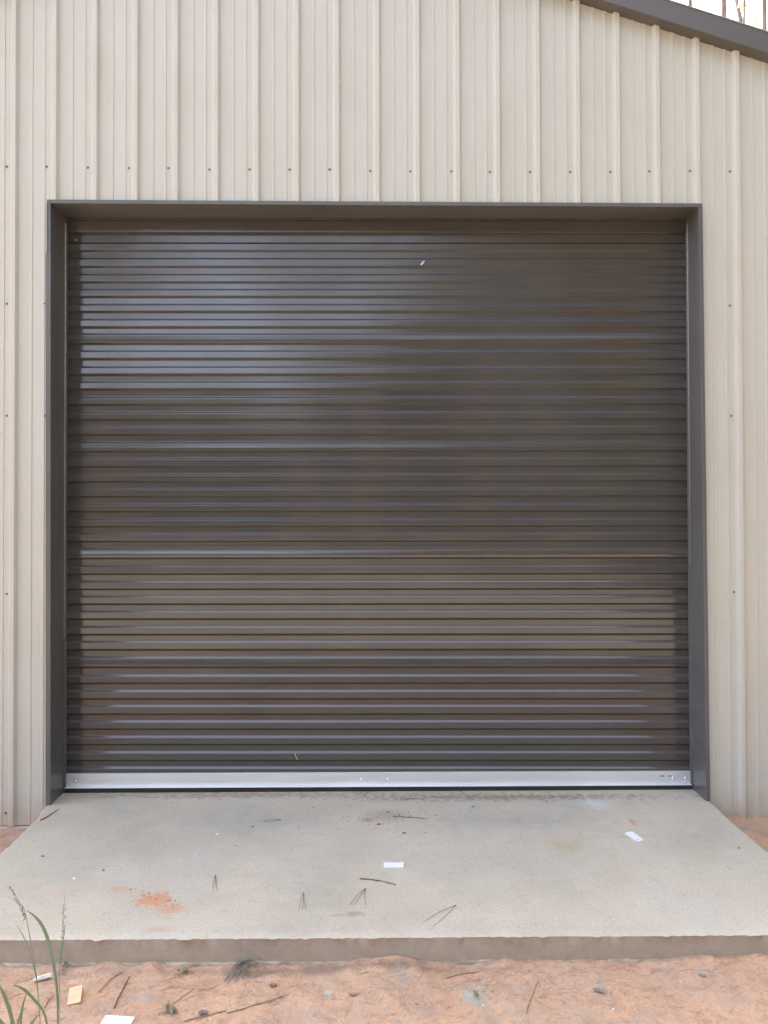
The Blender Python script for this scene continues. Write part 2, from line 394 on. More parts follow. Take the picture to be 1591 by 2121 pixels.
# ------------------------------------------------------------------ the building
bld = tag(empty('metal_building', (0, 0, 0)), 'tan ribbed metal building with a wide dark roll up door', 'building')
PITCH = .2272
RIB0 = onY(118, 345, 0).x        # right flank of one rib
RIBS = [RIB0+PITCH*k for k in range(-20, 40) if EAVE_L+.05 < RIB0+PITCH*k < EAVE_R-.05]
def depth_profile(x0, x1):
    """(x, y) outline of the panel between x0 and x1"""
    pts = []
    for rx in RIBS:
        c = rx-.006          # rib spans c-.036 .. c+.012
        pts += [(c-.036, 0), (c-.034, -.0006), (c-.025, -.0200), (c-.022, -.0225), (c+.000, -.0225), (c+.0025, -.0205), (c+.0120, -.0010), (c+.0135, 0)]
        for k in (.335, .645):
            mx = rx+PITCH*k
            pts += [(mx-.009, 0), (mx-.0065, -.0036), (mx+.0065, -.0036), (mx+.009, 0)]
    pts.sort(key=lambda q: q[0])
    inside = [p for p in pts if x0 < p[0] < x1]
    def at(x):
        for a, b in zip(pts, pts[1:]):
            if a[0] <= x <= b[0]: return a[1]+(b[1]-a[1])*(x-a[0])/(b[0]-a[0])
        return 0
    return [(x0, at(x0))]+inside+[(x1, at(x1))]
def siding(mb, x0, x1, zb, zt, nz=1):
    pr = depth_profile(x0, x1)
    for (xa, ya), (xb, yb) in zip(pr, pr[1:]):
        za0, zb0 = zb(xa), zb(xb); za1, zb1 = zt(xa), zt(xb)
        mb.quad((xa, WB+ya, za0), (xb, WB+yb, zb0), (xb, WB+yb, zb1), (xa, WB+ya, za1))
mb = MB()
lx, rx_ = BL.x+.012, BR.x-.012
siding(mb, EAVE_L, lx, lambda x: BASE_L+.004, lambda x: roof_z(x))
siding(mb, lx, rx_, lambda x: lerp(TL.z, TR.z, (x-TL.x)/(TR.x-TL.x))-.012, lambda x: roof_z(x))
siding(mb, rx_, EAVE_R, lambda x: BASE_R+.004, lambda x: roof_z(x))
for xs in (EAVE_L, EAVE_R):
    mb.quad((xs, WB, -.2), (xs, LEN, -.2), (xs, LEN, roof_z(xs)), (xs, WB, roof_z(xs)))
mb.quad((EAVE_L, LEN, -.2), (RIDGE_X, LEN, -.2), (EAVE_R, LEN, -.2), (EAVE_R, LEN, roof_z(EAVE_R)), (RIDGE_X, LEN, roof_z(RIDGE_X)), (EAVE_L, LEN, roof_z(EAVE_L)))
wall = mb.build('wall', M_SIDING, bld)
# base trim: pale turned lip at the foot of the siding, foundation below coloured dark as gap shade
mb = MB()
for x0, x1, zb in ((EAVE_L, BL.x-.004, BASE_L), (BR.x+.006, EAVE_R, BASE_R)):
    mb = MB(); mb.box(x0, x1, -.012, WB+.02, zb-.006, zb); mb.build('base_trim', M_SIDING, bld)
mb = MB()
for x0, x1, zb in ((EAVE_L, BL.x-.002, BASE_L), (BR.x+.004, EAVE_R, BASE_R)):
    mb = MB(); mb.box(x0, x1, WB+.002, .35, -.3, zb-.008); mb.build('foundation', M_DARK, bld)
# screws: a hex head on a washer
def screw_mesh(name='screw', s=1.0, mat=M_SCREW):
    mb = MB(); n = 10
    def ring(rr, y, seg): return [Vector((rr*math.cos(2*math.pi*k/seg), y, rr*math.sin(2*math.pi*k/seg))) for k in range(seg)]
    prof = [(.0075, 0), (.0072, -.002), (.0048, -.003), (.0046, -.0062), (.003, -.0072)]
    for rr, y in prof: mb.v += ring(rr*s, y*s, n)
    for j in range(len(prof)-1):
        for k in range(n): mb.f.append((j*n+k, j*n+(k+1) % n, (j+1)*n+(k+1) % n, (j+1)*n+k))
    mb.f.append(tuple((len(prof)-1)*n+k for k in range(n))[::-1])
    return mb.build(name, mat, None)
sc0 = screw_mesh(); first = True
spots = [(14, 345), (97, 345), (182, 347), (267, 348), (349, 348), (434, 351), (517, 351), (600, 351), (683, 351), (767, 354), (850, 355), (935, 355), (1015, 356), (1098, 356), (1181, 356), (1264, 356), (1345, 355), (1429, 354), (1512, 355),
         (14, 629), (14, 861), (14, 1230), (12, 1684), (1512, 633), (1515, 861), (1520, 1226), (1531, 1674), (92, 629), (93, 861)]
for u, v in spots:
    o = sc0 if first else sc0.copy()
    if not first: col.objects.link(o)
    first = False
    p = onY(u, v, WB); o.location = (p.x, WB+.0005, p.z); o.parent = wall
# roof deck, rake trim, corner and eave trim
mb = MB(); TH = .03; OV = .05
def roof_piece(mb, x0, x1, y0, y1, dz0, dz1):
    a, b = roof_z(x0), roof_z(x1)
    mb.hexa([(x0, y0, a+dz0), (x1, y0, b+dz0), (x1, y1, b+dz0), (x0, y1, a+dz0), (x0, y0, a+dz1), (x1, y0, b+dz1), (x1, y1, b+dz1), (x0, y1, a+dz1)])
roof_piece(mb, RIDGE_X, EAVE_R+.1, -OV-.012, LEN+.05, .118, .122)
roof_piece(mb, EAVE_L-.1, RIDGE_X, -OV-.012, LEN+.05, .118, .122)
for i in range(1, 53):        # ribs of the roof sheets run down the slope
    y = -.045+.2286*i
    for x0, x1 in ((RIDGE_X, EAVE_R+.1), (EAVE_L-.1, RIDGE_X)):
        roof_piece(mb, x0, x1, y, y+.022, .122, .140)
mb.build('roof', M_ROOF, bld)
mb = MB()
for x0, x1 in ((RIDGE_X, EAVE_R+.1), (EAVE_L-.1, RIDGE_X)):
    roof_piece(mb, x0, x1, -OV, WB+.02, .0, .004)
    roof_piece(mb, x0, x1, -OV-.006, -OV, -.002, .117)
    roof_piece(mb, x0, x1, -OV-.009, -OV-.006, -.002, .012)
mb.build('rake_trim', M_ROOFTRIM, bld, bevel=.001)
mb = MB()
for i in range(9):
    x = .9+.36*i; z = roof_z(x)+.141
    mb = MB(); mb.tube([(x, -.034, z), (x, -.034, z+.006)], .007, 8); mb.build('roof_edge_bump', M_ROOFTRIM, bld)  # made-up bumps stand in for dark gaps in the sunlit roof edge

# ---- dark opening trim: head, two jambs
def strip(mb, a, b, ny0, ny1, perp):
    """box along a->b with width perp (Vector) from depth ny0 to ny1"""
    p = [a, b, b+perp, a+perp]
    mb.hexa([(q.x, ny0, q.z) for q in p]+[(q.x, ny1, q.z) for q in p])
FT = .021
head = MB()
strip(head, TL, TR, WB+.004, -.006, Vector((0, 0, -FT)))
# return (soffit) of the head
hz = lambda P, Q: None
head.quad((TL.x+FT, -.004, TL.z-FT), (TR.x-FT, -.004, TR.z-FT), (iTR.x+.01, REC+.03, iTR.z), (iTL.x-.01, REC+.03, iTL.z))
head.quad((TL.x+FT, -.004, TL.z-FT+.003), (iTL.x-.01, REC+.03, iTL.z+.003), (iTR.x+.01, REC+.03, iTR.z+.003), (TR.x-FT, -.004, TR.z-FT+.003))
head.build('head_trim', M_TRIM, bld, bevel=.001)
def jamb(side, P0, P1, I0, I1, name='jamb_trim'):
    mb = MB(); s = 1 if side < 0 else -1
    # face strip, from top to foot; the left one is lapped in two lengths
    bot = P1.copy(); bot.z = min(P1.z, -.003)-.0
    top = P0.copy(); top.z -= FT+.0005
    strip(mb, top, bot, WB+.004, -.0055, Vector((s*FT, 0, 0)))
    # a raised hem on the outer edge
    strip(mb, top, bot, -.0055, -.0085, Vector((s*.005, 0, 0)))
    a, b = top+Vector((s*FT, 0, 0)), bot+Vector((s*FT, 0, 0))
    q = [(a.x, -.005, a.z), (b.x, -.005, b.z), (I1.x, REC+.03, -.003), (I0.x, REC+.03, I0.z)]
    e = s*.003
    mb.quad(*q); mb.quad(*[(x-e, y, z) for x, y, z in q][::-1])
    o = mb.build(name, M_TRIM, bld, bevel=.0008)
    return o
jl = jamb(-1, TL, BL, iTL, iBL); jr = jamb(1, TR, BR, iTR, iBR)
# lower lapped length of the left face strip
mb = MB(); a = lerp(TL, BL, (525-414)/(1673-414)); a.x -= .004; b = BL.copy(); b.x -= .003; b.z = -.003
strip(mb, a, b, WB+.002, -.0105, Vector((.028, 0, 0)))
mb.build('trim_lap', M_TRIM, jl, bevel=.001)
mb = MB()
for u, v in ((111, 1077),):
    p = onY(u, v, .03); mb.tube([(TL.x+FT+.001, .03, p.z), (TL.x+FT+.006, .03, p.z)], .004, 8)
mb.build('rivet', M_BOLT, jl)

# ---- roll-up curtain
DV = [520, 553, 585, 615, 646, 678, 711.5, 743.5, 776, 806.5, 838, 869, 900, 934.5, 966, 997, 1028, 1059, 1090, 1121, 1156, 1188.5, 1220, 1251, 1282, 1314, 1345.6, 1382, 1415, 1447.5, 1479, 1510, 1542, 1575]
UV = [504, 536, 569, 600, 631, 662, 692, 727, 760, 791, 823, 854, 883.5, 915.4, 949, 982, 1012, 1044, 1075, 1105, 1136, 1172, 1204, 1235, 1266, 1298, 1329, 1361, 1399, 1431, 1462, 1494, 1526, 1558, 1590]
SEAM = {692, 915.4, 1136, 1361}
zc = lambda v: onY(800, v, REC).z
AMP = .013
prof = []     # (z, y) from the top down; y grows into the building
ev = sorted([(v, 'D') for v in DV]+[(v, 'U') for v in UV])
OUT, INN = REC-AMP/2, REC+AMP/2
ztop = zc(484)
prof.append((ztop, INN)); rnd = random.Random(5)
def fold(z0, y0, z1, y1, r=.0028, n=3):
    """step from (z0,y0) down to (z1,y1): tight rounded bends, flat slope between, support rows on the flats"""
    a = math.atan2(abs(y1-y0), z0-z1); s = 1 if y1 > y0 else -1
    pts = [(z0+.0022+r, y0), (z0+r*.55, y0)]
    top = []; L = math.hypot(z0-z1, y1-y0); t = r*math.tan(a/2)
    for i in range(1, n+1):      # first bend
        th = a*i/n; top.append((z0+t-r*math.sin(th), y0+s*(r-r*math.cos(th))))
    bot = [(z1+(z0-z), y1-(y-y0)) for z, y in top][::-1]
    pts += top+bot+[(z1-r*.55, y1), (z1-.0022-r, y1)]
    return pts
def soft(z, ya, yb):
    """up-facing fold with slack bends: the tilt grows to 30 degrees, turns over steeply, then eases off again"""
    e = .0008; arcs = [4, 11, 18, 26, 34]; dy = [e*math.tan(R_(a)) for a in arcs]; tot = ya-yb; mid = max(.002, tot-2*sum(dy))
    hz = .0038; zt = z+hz+e*len(arcs); pts = [(zt+.003, ya), (zt, ya)]; yy = ya; zz = zt
    for d in dy: zz -= e; yy -= d; pts.append((zz, yy))
    zz -= 2*hz; yy -= mid; pts.append((zz, yy))
    for d in dy[::-1]: zz -= e; yy -= d; pts.append((zz, yy))
    pts.append((zz-.003, yb)); return pts
for v, k in ev:
    z = zc(v); h = .0050
    j1, j2 = rnd.gauss(0, .00022), rnd.gauss(0, .00022)
    if k == 'U':   # recedes as it rises: above is inner, below is outer
        prof += soft(z, INN+j1, OUT+j2)
        if v in SEAM:
            # lap: a band leaning back to face the sky a little, then a small step
            z2 = z-.0118
            prof += [(z2-.0012, OUT-.0001), (z2-.002, OUT-.0003), (z2-.0215, OUT-.0030), (z2-.0225, OUT-.0031), (z2-.0232, OUT-.0020), (z2-.024, OUT-.0002), (z2-.025, OUT)]
    else:
        prof += fold(z+.0056, OUT+j1, z-.0062, INN+j2, .0020)
prof.append((zc(1606), OUT+.002))
prof = sorted(prof, key=lambda q: -q[0])
XL = lambda z: lerp(iBL.x, iTL.x, z/iTL.z)-.004
XR = lambda z: lerp(iBR.x, iTR.x, z/iTR.z)+.004
NC = 60; cv = []; cf = []
for z, y in prof:
    for i in range(NC+1):
        k = i/NC; x = lerp(XL(z), XR(z), k)
        zz = z+(onY(136+1295*k, 1606, REC).z-onY(800, 1606, REC).z)*min(1, max(0, 1-z/2.0))*1.0
        yy = y+.0016*noise.noise(Vector((x*.9, z*.55, 0)))+.00028*noise.noise(Vector((x*3.0, z*9, 4)))
        cv.append((x, yy, zz))
for j in range(len(prof)-1):
    for i in range(NC):
        a = j*(NC+1)+i; cf.append((a+NC+1, a+NC+2, a+1, a))
door = new_obj('roll_up_door', cv, cf, M_DOOR, bld, smooth=True)
# head stop that the curtain disappears behind
mb = MB()
za, zb_ = zc(484), iTL.z
mb.hexa([(iTL.x, REC-.022, za), (iTR.x, REC-.022, za), (iTR.x, REC+.02, za), (iTL.x, REC+.02, za),
         (iTL.x, REC-.022, iTL.z+.001), (iTR.x, REC-.022, iTR.z+.001), (iTR.x, REC+.02, iTR.z+.001), (iTL.x, REC+.02, iTL.z+.001)])
zl = zc(461)
mb.hexa([(iTL.x, REC-.027, zl-.003), (iTR.x, REC-.027, zl-.003), (iTR.x, REC-.0225, zl-.003), (iTL.x, REC-.0225, zl-.003),
         (iTL.x, REC-.025, zl+.004), (iTR.x, REC-.025, zl+.004), (iTR.x, REC-.0225, zl+.004), (iTL.x, REC-.0225, zl+.004)])
mb.build('head_stop', M_DOOR, door, bevel=.0015)
# side guides: a narrow steel lip at each jamb corner
for s, I0, I1 in ((1, iTL, iBL), (-1, iTR, iBR)):
    mb = MB(); z1 = I0.z-.012
    xa = lambda z: lerp(I1.x, I0.x, z/I0.z)
    q = []
    for zz in (.002, z1):
        x = xa(zz); q += [(x-s*.002, REC-.028, zz), (x+s*.009, REC-.028, zz), (x+s*.009, REC-.004, zz), (x-s*.002, REC-.004, zz)]
    mb.hexa(q); mb.build('guide', M_TRIM, door, bevel=.001)
    mb = MB(); z0 = .9 if s > 0 else .25
    q = []
    for zz in (z0, z1-.03):
        x = xa(zz); w = .007 if zz > 1.5 else .0012
        q += [(x+s*.001, REC-.031, zz), (x+s*(.001+w), REC-.031, zz), (x+s*(.001+w), REC-.0285, zz), (x+s*.001, REC-.0285, zz)]
    mb.hexa(q); mb.build('guide_edge', M_GUIDE, door)
# bottom bar: upright leg, outward lip, rubber seal
YB = REC-.016
def bz(u, v): return onY(u, v, YB).z
bl_t, bl_b = bz(136, 1603), bz(136, 1629); br_t, br_b = bz(1431, 1597), bz(1431, 1622.5)
xl, xr = onY(137, 1620, YB).x, onY(1430, 1620, YB).x
mb = MB()
mb.hexa([(xl, YB, bl_b), (xr, YB, br_b), (xr, YB+.012, br_b), (xl, YB+.012, bl_b), (xl, YB, bl_t), (xr, YB, br_t), (xr, YB+.012, br_t), (xl, YB+.012, bl_t)])
mb.hexa([(xl, YB-.026, bl_b-.0032), (xr, YB-.026, br_b-.0032), (xr, YB+.012, br_b-.0032), (xl, YB+.012, bl_b-.0032), (xl, YB-.026, bl_b-.0003), (xr, YB-.026, br_b-.0003), (xr, YB+.012, br_b-.0003), (xl, YB+.012, bl_b-.0003)])
mb.build('bottom_bar', M_BAR, door, bevel=.0008)
mb = MB()
mb.hexa([(xl, YB-.018, .0005), (xr, YB-.018, .0005), (xr, YB+.02, .0005), (xl, YB+.02, .0005), (xl, YB-.022, bl_b-.0036), (xr, YB-.022, br_b-.0036), (xr, YB+.02, br_b-.0036), (xl, YB+.02, bl_b-.0036)])
mb.build('bottom_seal', M_RUBBER, door, bevel=.002)
def dome(name, mat, rad):
    mb = MB(); n = 12; pr = [(1, 0), (.97, .18), (.8, .42), (.5, .6), (.15, .68)]
    for rr, h in pr: mb.v += [Vector((rad*rr*math.cos(2*math.pi*k/n), -rad*h, rad*rr*math.sin(2*math.pi*k/n))) for k in range(n)]
    for j in range(len(pr)-1):
        for k in range(n): mb.f.append((j*n+k, j*n+(k+1) % n, (j+1)*n+(k+1) % n, (j+1)*n+k))
    mb.f.append(tuple((len(pr)-1)*n+k for k in range(n))[::-1])
    return mb.build(name, mat, None, smooth=True)
b0 = dome('bolt', M_BOLT, .0075); first = True
for u, v in ((157, 1617.5), (748, 1614), (804, 1614), (1394, 1611), (1420, 1611)):
    o = b0 if first else b0.copy()
    if not first: col.objects.link(o)
    first = False; p = onY(u, v, YB); o.location = (p.x, YB-.0003, p.z); o.parent = door
# small sticker with two printed dashes
def plate(name, u0, u1, v0, v1, y, mat, parent):
    a, b = onY(u0, v0, y), onY(u1, v1, y); mb = MB(); mb.box(a.x, b.x, y, y+.0006, b.z, a.z); return mb.build(name, mat, parent)
plate('label_film', 1364, 1390, 1604.5, 1619, YB-.0008, M_STICK, door)
for u0, u1 in ((1368, 1375.5), (1384, 1390.5)):
    a, b = onY(u0, 1606.2, YB), onY(u1, 1608.2, YB); mb = MB(); mb.box(a.x, b.x, YB-.0014, YB-.0009, b.z, a.z); mb.build('label_print', M_INK, door)

# ------------------------------------------------------------------ litter on the apron
def needle_bunch(apex, ends, label, z=0.0, mat=M_NEEDLE, rad=.0009, group='pine needle bunches lying on the concrete', sag=.25, name='pine_needles'):
    mb = MB(); A = onZ(*apex, z); A = Vector((A.x, A.y, z+.003))
    for i, e in enumerate(ends):
        E = onZ(*e, z); E = Vector((E.x, E.y, z+.0022)); mid = (A+E)/2
        side = (E-A).cross(Vector((0, 0, 1)))*(.05*(-1)**i*sag*2); mid += side; mid.z += .004
        pts = [A, A.lerp(mid, .5)+side*.2, mid, mid.lerp(E, .5)+side*.2, E]
        mb.tube(pts, [rad*1.3, rad, rad, rad*.9, rad*.4], 5)
    o = mb.build(name, mat, None, smooth=True)
    return tag(o, label, 'pine needles', group)
needle_bunch((446, 1813), [(442, 1848), (447, 1840), (451, 1848)], 'narrow upright bunch of pine needles, farthest left of the bunches near the apron front')
needle_bunch((629, 1850), [(619, 1887), (625, 1888), (634, 1885)], 'small bunch of pine needles left of the forked one, splayed at its lower end')
needle_bunch((757, 1841), [(724, 1876), (732, 1876), (758, 1878)], 'forked pine needle bunch with three legs below the long twig')
needle_bunch((945, 1876), [(876, 1912), (897, 1920)], 'widest V of two long pine needles near the front edge')
needle_bunch((583, 1699), [(540, 1701), (541, 1704)], 'pair of pine needles lying level left of the reddish crumbs')
needle_bunch((765, 1639), [(748, 1659), (754, 1650)], 'short pine needles slanting below the two middle bolts')
needle_bunch((751, 1639), [(745, 1650)], 'tiny single pine needle touching the door seal below the left middle bolt')
needle_bunch((943, 1634), [(974, 1653), (968, 1651)], 'pine needles slanting down to the right from the door seal')
needle_bunch((862, 1655), [(820, 1657), (826, 1659)], 'level thin pine needles between the door and the reddish twig')
needle_bunch((641, 1646), [(622, 1652)], 'very short pine needle near the door left of the middle bolts')
needle_bunch((231, 1650), [(206, 1655), (214, 1655)], 'short pine needles near the left end of the door seal')
needle_bunch((1120, 1806+0), [(1138, 1816)], 'faint short pine needle alone on the right half of the apron', mat=M_NEEDLE2) if False else None
def twig(pts, rad, label, z=0.0, mat=M_TWIG, knots=()):
    P = []
    for u, v in pts:
        q = onZ(u, v, z); P.append(Vector((q.x, q.y, z+rad*1.4)))
    mb = MB(); n = len(P); mb.tube(P, [rad*(1.2-.6*i/(n-1)) for i in range(n)], 6)
    for k, (du, dv) in knots:
        a = P[k]; q = onZ(pts[k][0]+du, pts[k][1]+dv, z); mb.tube([a, Vector((q.x, q.y, z+rad*2.2))], [rad*.9, rad*.4], 5)
    o = mb.build('twig', mat, None, smooth=True); return tag(o, label, 'twig')
twig([(745, 1821), (762, 1822), (785, 1825), (800, 1828), (820, 1834)], .0022, 'long thin brown twig lying in front of the white strip', knots=((2, (-8, 3)), (3, (6, 4))))
twig([(814, 1692), (832, 1692.5), (846, 1694), (862, 1694.5), (880, 1697)], .0022, 'reddish twig among clay crumbs behind the white strip', knots=((2, (5, -4)),))
twig([(84, 1700), (96, 1694), (108, 1686), (121, 1677)], .0026, 'twig lying on the left edge of the apron by the jamb')
# dead leaf scraps, one thing each
def scrap(u, v, su, label, z=0.0, mat=M_LEAFDRY, ang=0, name='dead_leaf', cat='leaf', asp=.5):
    p = onZ(u, v, z); s = abs(onZ(u+su, v, z).x-p.x); n = 12; mb = MB(); ca, sa = math.cos(ang), math.sin(ang)
    r = random.Random(int(u*7+v)); ring = []
    for k in range(n):
        a = 2*math.pi*k/n; rr = s*(.75+.35*r.random()); x, y = rr*math.cos(a), rr*asp*math.sin(a)
        ring.append(Vector((p.x+x*ca-y*sa, p.y+x*sa+y*ca, z+.001+s*(.12+.25*r.random()))))
    c = Vector((p.x, p.y, z+.003)); mb.v = ring+[c, c+Vector((0, 0, -.0015))]+[q+Vector((0, 0, -.0006)) for q in ring]
    for k in range(n):
        k2 = (k+1) % n; mb.f.append((k, k2, n)); mb.f.append((n+2+k2, n+2+k, n+1)); mb.f.append((k2, k, n+2+k, n+2+k2))
    return tag(mb.build(name, mat, None), label, cat)
scrap(523, 1713, 3.2, 'dark leaf scrap left of centre, nearest below the level needle pair', ang=.4)
scrap(490, 1752, 3.0, 'dark leaf scrap on the apron left of centre, nearer the camera', ang=1.0)
scrap(214, 1803, 4, 'dark leaf scrap on the left of the apron above the orange smear')
scrap(88, 1774, 4.5, 'flat brown leaf scrap near the left edge of the apron', ang=.1)
scrap(804, 1682, 3.5, 'round dark leaf scrap just above the reddish twig')
scrap(785, 1708, 5.5, 'curled brown leaf scrap just below the reddish crumbs', ang=.2)
scrap(837, 1726, 4.5, 'brown leaf scrap midway between reddish twig and white strip')
scrap(980, 1672, 4, 'rust brown leaf scrap right of the reddish twig', mat=M_CRUMB)
scrap(962, 1804, 2.5, 'small dark leaf scrap to the right of the white strip', ang=1.3)
scrap(1203, 1727, 2.6, 'small dark round bit on the apron left of the white plastic pieces')
scrap(1132, 1661, 3.4, 'dark flat scrap near the door on the right half of the apron')
scrap(1530, 1757, 4, 'thin brown scrap near the right edge of the apron', ang=.1)
scrap(649, 1673, 2.8, 'small curled dark scrap near the door left of the middle bolts', ang=1.4)
scrap(357, 1663, 2.8, 'tiny dark scrap near the door on the left part of the apron')
scrap(271, 1843, 3.5, 'small reddish clod above the orange clay smear', mat=M_CRUMB, name='clay_clod', cat='clod')
# crumbs too many to count
mb = MB(); r = random.Random(3)
def crumb(mb, x, y, z, s, r):
    p = [Vector((x+s*(r.random()-.5)*2, y+s*(r.random()-.5)*2, z+.0002)) for _ in range(3)]
    a = r.random()*6.28
    p = [Vector((x+s*r.uniform(.6, 1.2)*math.cos(a+2.09*k), y+s*r.uniform(.6, 1.2)*math.sin(a+2.09*k), z)) for k in range(3)]
    t_ = Vector((x, y, z+s*r.uniform(.6, 1.2))); n = len(mb.v); mb.v += p+[t_]; mb.f += [(n, n+1, n+3), (n+1, n+2, n+3), (n+2, n, n+3)]
for _ in range(170):
    u = r.gauss(800, 55); v = r.gauss(1697, 13); p = onZ(u, v, 0)
    crumb(mb, p.x, min(p.y, .17), 0, r.uniform(.0015, .006)*(.6 if r.random() < .7 else 1), r)
for _ in range(260):
    x = r.uniform(-1.8, 1.8); y = r.uniform(-1.3, .16); crumb(mb, x, y, 0, r.uniform(.0008, .0026), r)
for _ in range(260):
    x = r.uniform(-1.78, 1.78); y = .17-abs(r.gauss(0, .03)); crumb(mb, x, y, 0, r.uniform(.0008, .003), r)
for _ in range(60):
    u = r.gauss(335, 28); v = 1863+(u-335)*.35+r.gauss(0, 6); p = onZ(u, v, 0); crumb(mb, p.x, p.y, 0, r.uniform(.001, .004), r)
tag(mb.build('clay_crumbs', M_CRUMB), 'scattered reddish dirt crumbs on the concrete', 'dirt crumbs', kind='stuff')
# white pieces
def slab_piece(corners, th, z, mat, name, label, cat, extra=None, bevel=.0008):
    P = [onZ(u, v, z) for u, v in corners]; mb = MB()
    mb.hexa([(p.x, p.y, z+.0005) for p in P]+[(p.x, p.y, z+th) for p in P])
    if extra: extra(mb, P)
    return tag(mb.build(name, mat, None, bevel=bevel), label, cat)
slab_piece([(795, 1799), (836.5, 1799), (836.5, 1789), (795, 1789)], .007, 0, M_WHITE, 'plastic_strip', 'white rectangular plastic strip lying level in the middle of the apron', 'plastic strip')
def second(mb, P):
    d = Vector((.008, -.007, .0048)); Q = [p+d for p in P]
    mb.hexa([(p.x, p.y, .0005) for p in Q]+[(p.x, p.y, .0038) for p in Q])
slab_piece([(1317, 1743), (1330, 1739.5), (1309, 1725.5), (1295, 1728)], .0095, 0, M_WHITE, 'plastic_shims', 'slanting stack of two white plastic shims on the right of the apron', 'plastic shims', second)
slab_piece([(448, 1729.3), (454, 1729), (453.5, 1726.8), (448, 1727)], .002, 0, M_PAPER, 'paper_scrap', 'tiny white paper scrap on the left half of the apron behind the needle bunches', 'paper')
slab_piece([(151, 1821.5), (156, 1821.5), (156, 1818.5), (151, 1818.5)], .002, 0, M_PAPER, 'paper_scrap', 'tiny white paper scrap near the left front, left of the orange smear', 'paper')
# bits caught on the curtain
def door_bit(pts, rad, mat, name, label, cat):
    mb = MB(); mb.tube([onY(u, v, REC-AMP/2-.004) for u, v in pts], rad, 6); return tag(mb.build(name, mat, None, smooth=True), label, cat)
door_bit([(871.5, 548.5), (875, 545.5), (878.5, 540.5)], .0048, M_WHITE, 'white_fleck', 'slanting white fleck high on the dark curtain, right of centre', 'fleck')
door_bit([(156, 496), (158.5, 498)], .0032, M_WHITE, 'white_fleck', 'tiny white fleck at the top left of the curtain', 'fleck')
door_bit([(611.5, 1561), (613.5, 1568), (616.5, 1574)], .0013, M_PAPER, 'straw', 'thin pale straw clinging to the curtain above the bottom bar', 'straw')

# ------------------------------------------------------------------ things lying on the clay
GZ = -.100
def gpt(u, v, dz=0):
    p = onZ(u, v, GZ)
    for _ in range(4): p = onZ(u, v, gz(p.x, p.y)+dz)
    return p
# broken white stick
P = [gpt(70, 2031, .006), gpt(80, 2027, .009), gpt(92, 2024, .009), gpt(106, 2020, .009)]
mb = MB(); mb.tube(P, [.004, .0085, .0095, .0085], 5)
tag(mb.build('broken_stick', M_PAPER, None), 'chalky white broken stick on clay at far left', 'stick')
# offcut of yellow wood
c0 = gpt(157, 2070, .0); dx = .044; 
mb = MB(); mb.box(-.022, .022, -.036, .036, 0, .022)
o = mb.build('wood_offcut', M_WOOD, None, bevel=.0015); o.location = (c0.x, c0.y, c0.z-.002); o.rotation_euler = (R_(14), R_(-5), R_(14))
tag(o, 'small yellow wood block lying on the clay at lower left', 'wood block')
c0 = gpt(243, 2121, 0)
mb = MB(); mb.box(-.05, .05, -.035, .025, 0, .006)
o = mb.build('card_offcut', M_PAPER, None, bevel=.0008); o.location = (c0.x, c0.y, c0.z+.004); o.rotation_euler = (R_(2), R_(2), R_(-3))
tag(o, 'flat white card cut off by the bottom of the photo', 'card')
# tuft of grey pine needles against the slab
mb = MB(); r = random.Random(8); base = gpt(512, 1998, .0)
for i in range(34):
    e = gpt(r.uniform(462, 505), r.uniform(2018, 2042), .004) if i < 26 else gpt(r.uniform(500, 560), r.uniform(1990, 2015), .01)
    b = base+Vector((r.gauss(0, .012), r.gauss(0, .008), .006+r.random()*.014)); md = (b+e)/2+Vector((r.gauss(0, .008), 0, .016))
    mb.tube([b, md, e], [.0011, .0010, .0005], 4)
tag(mb.build('needle_tuft', M_NEEDLE2, None, smooth=True), 'grey tuft of dried pine needles on clay against the slab face', 'pine needles')
def gneedle(a, b, label, rad=.0016, mat=M_TWIG):
    A, B = gpt(*a, .003), gpt(*b, .003); mb = MB(); md = (A+B)/2; md.z = gz(md.x, md.y)+.005; q1 = A.lerp(md, .5); q2 = md.lerp(B, .5)
    q1.z = gz(q1.x, q1.y)+.004; q2.z = gz(q2.x, q2.y)+.004
    mb.tube([A, q1, md, q2, B], [rad, rad, rad, rad*.9, rad*.5], 5); tag(mb.build('twig', mat, None, smooth=True), label, 'twig')
gneedle((92, 2088), (112, 2062), 'thin twig on the clay left of the wood block')
gneedle((205, 2055), (255, 2013), 'slanting dark twig on the clay above the wood block')
gneedle((236, 2088), (268, 2022), 'dark twig on clay, steeper and right of the slanting one', .0026)
gneedle((327, 2102), (402, 2048), 'long thin twig on the clay right of the white card', .0012)
gneedle((380, 2116), (470, 2092), 'curved twig at the bottom edge left of centre', .0018)
gneedle((470, 2098), (600, 2058), 'longest pale twig lying low on the clay left of centre', .0018, M_NEEDLE2)
gneedle((925, 2026), (1000, 2010), 'short twig on the clay near the slab right of centre', .0013)
gneedle((1090, 2100), (1115, 2030), 'thin steep twig on the clay right of centre', .0012)
def gleaf(u, v, su, label, mat, ang):
    p = gpt(u, v); o = scrap(u, v, su, label, z=0, mat=mat, ang=ang, asp=.6)
    q = onZ(u, v, 0)
    for vv in o.data.vertices:
        vv.co.x += p.x-q.x; vv.co.y += p.y-q.y; vv.co.z += p.z+.002
gleaf(420, 2101, 12, 'purplish dead leaf on clay left of centre', simple('purple_leaf', (.17, .13, .13), .8), .5)
gleaf(566, 2043, 9, 'grey dead leaf on clay below the needle tuft', M_LEAFDRY, .1)
gleaf(1018, 2052, 8, 'tan dead leaf beside the grey cement splash', simple('tan_leaf', (.42, .29, .18), .8), .9)
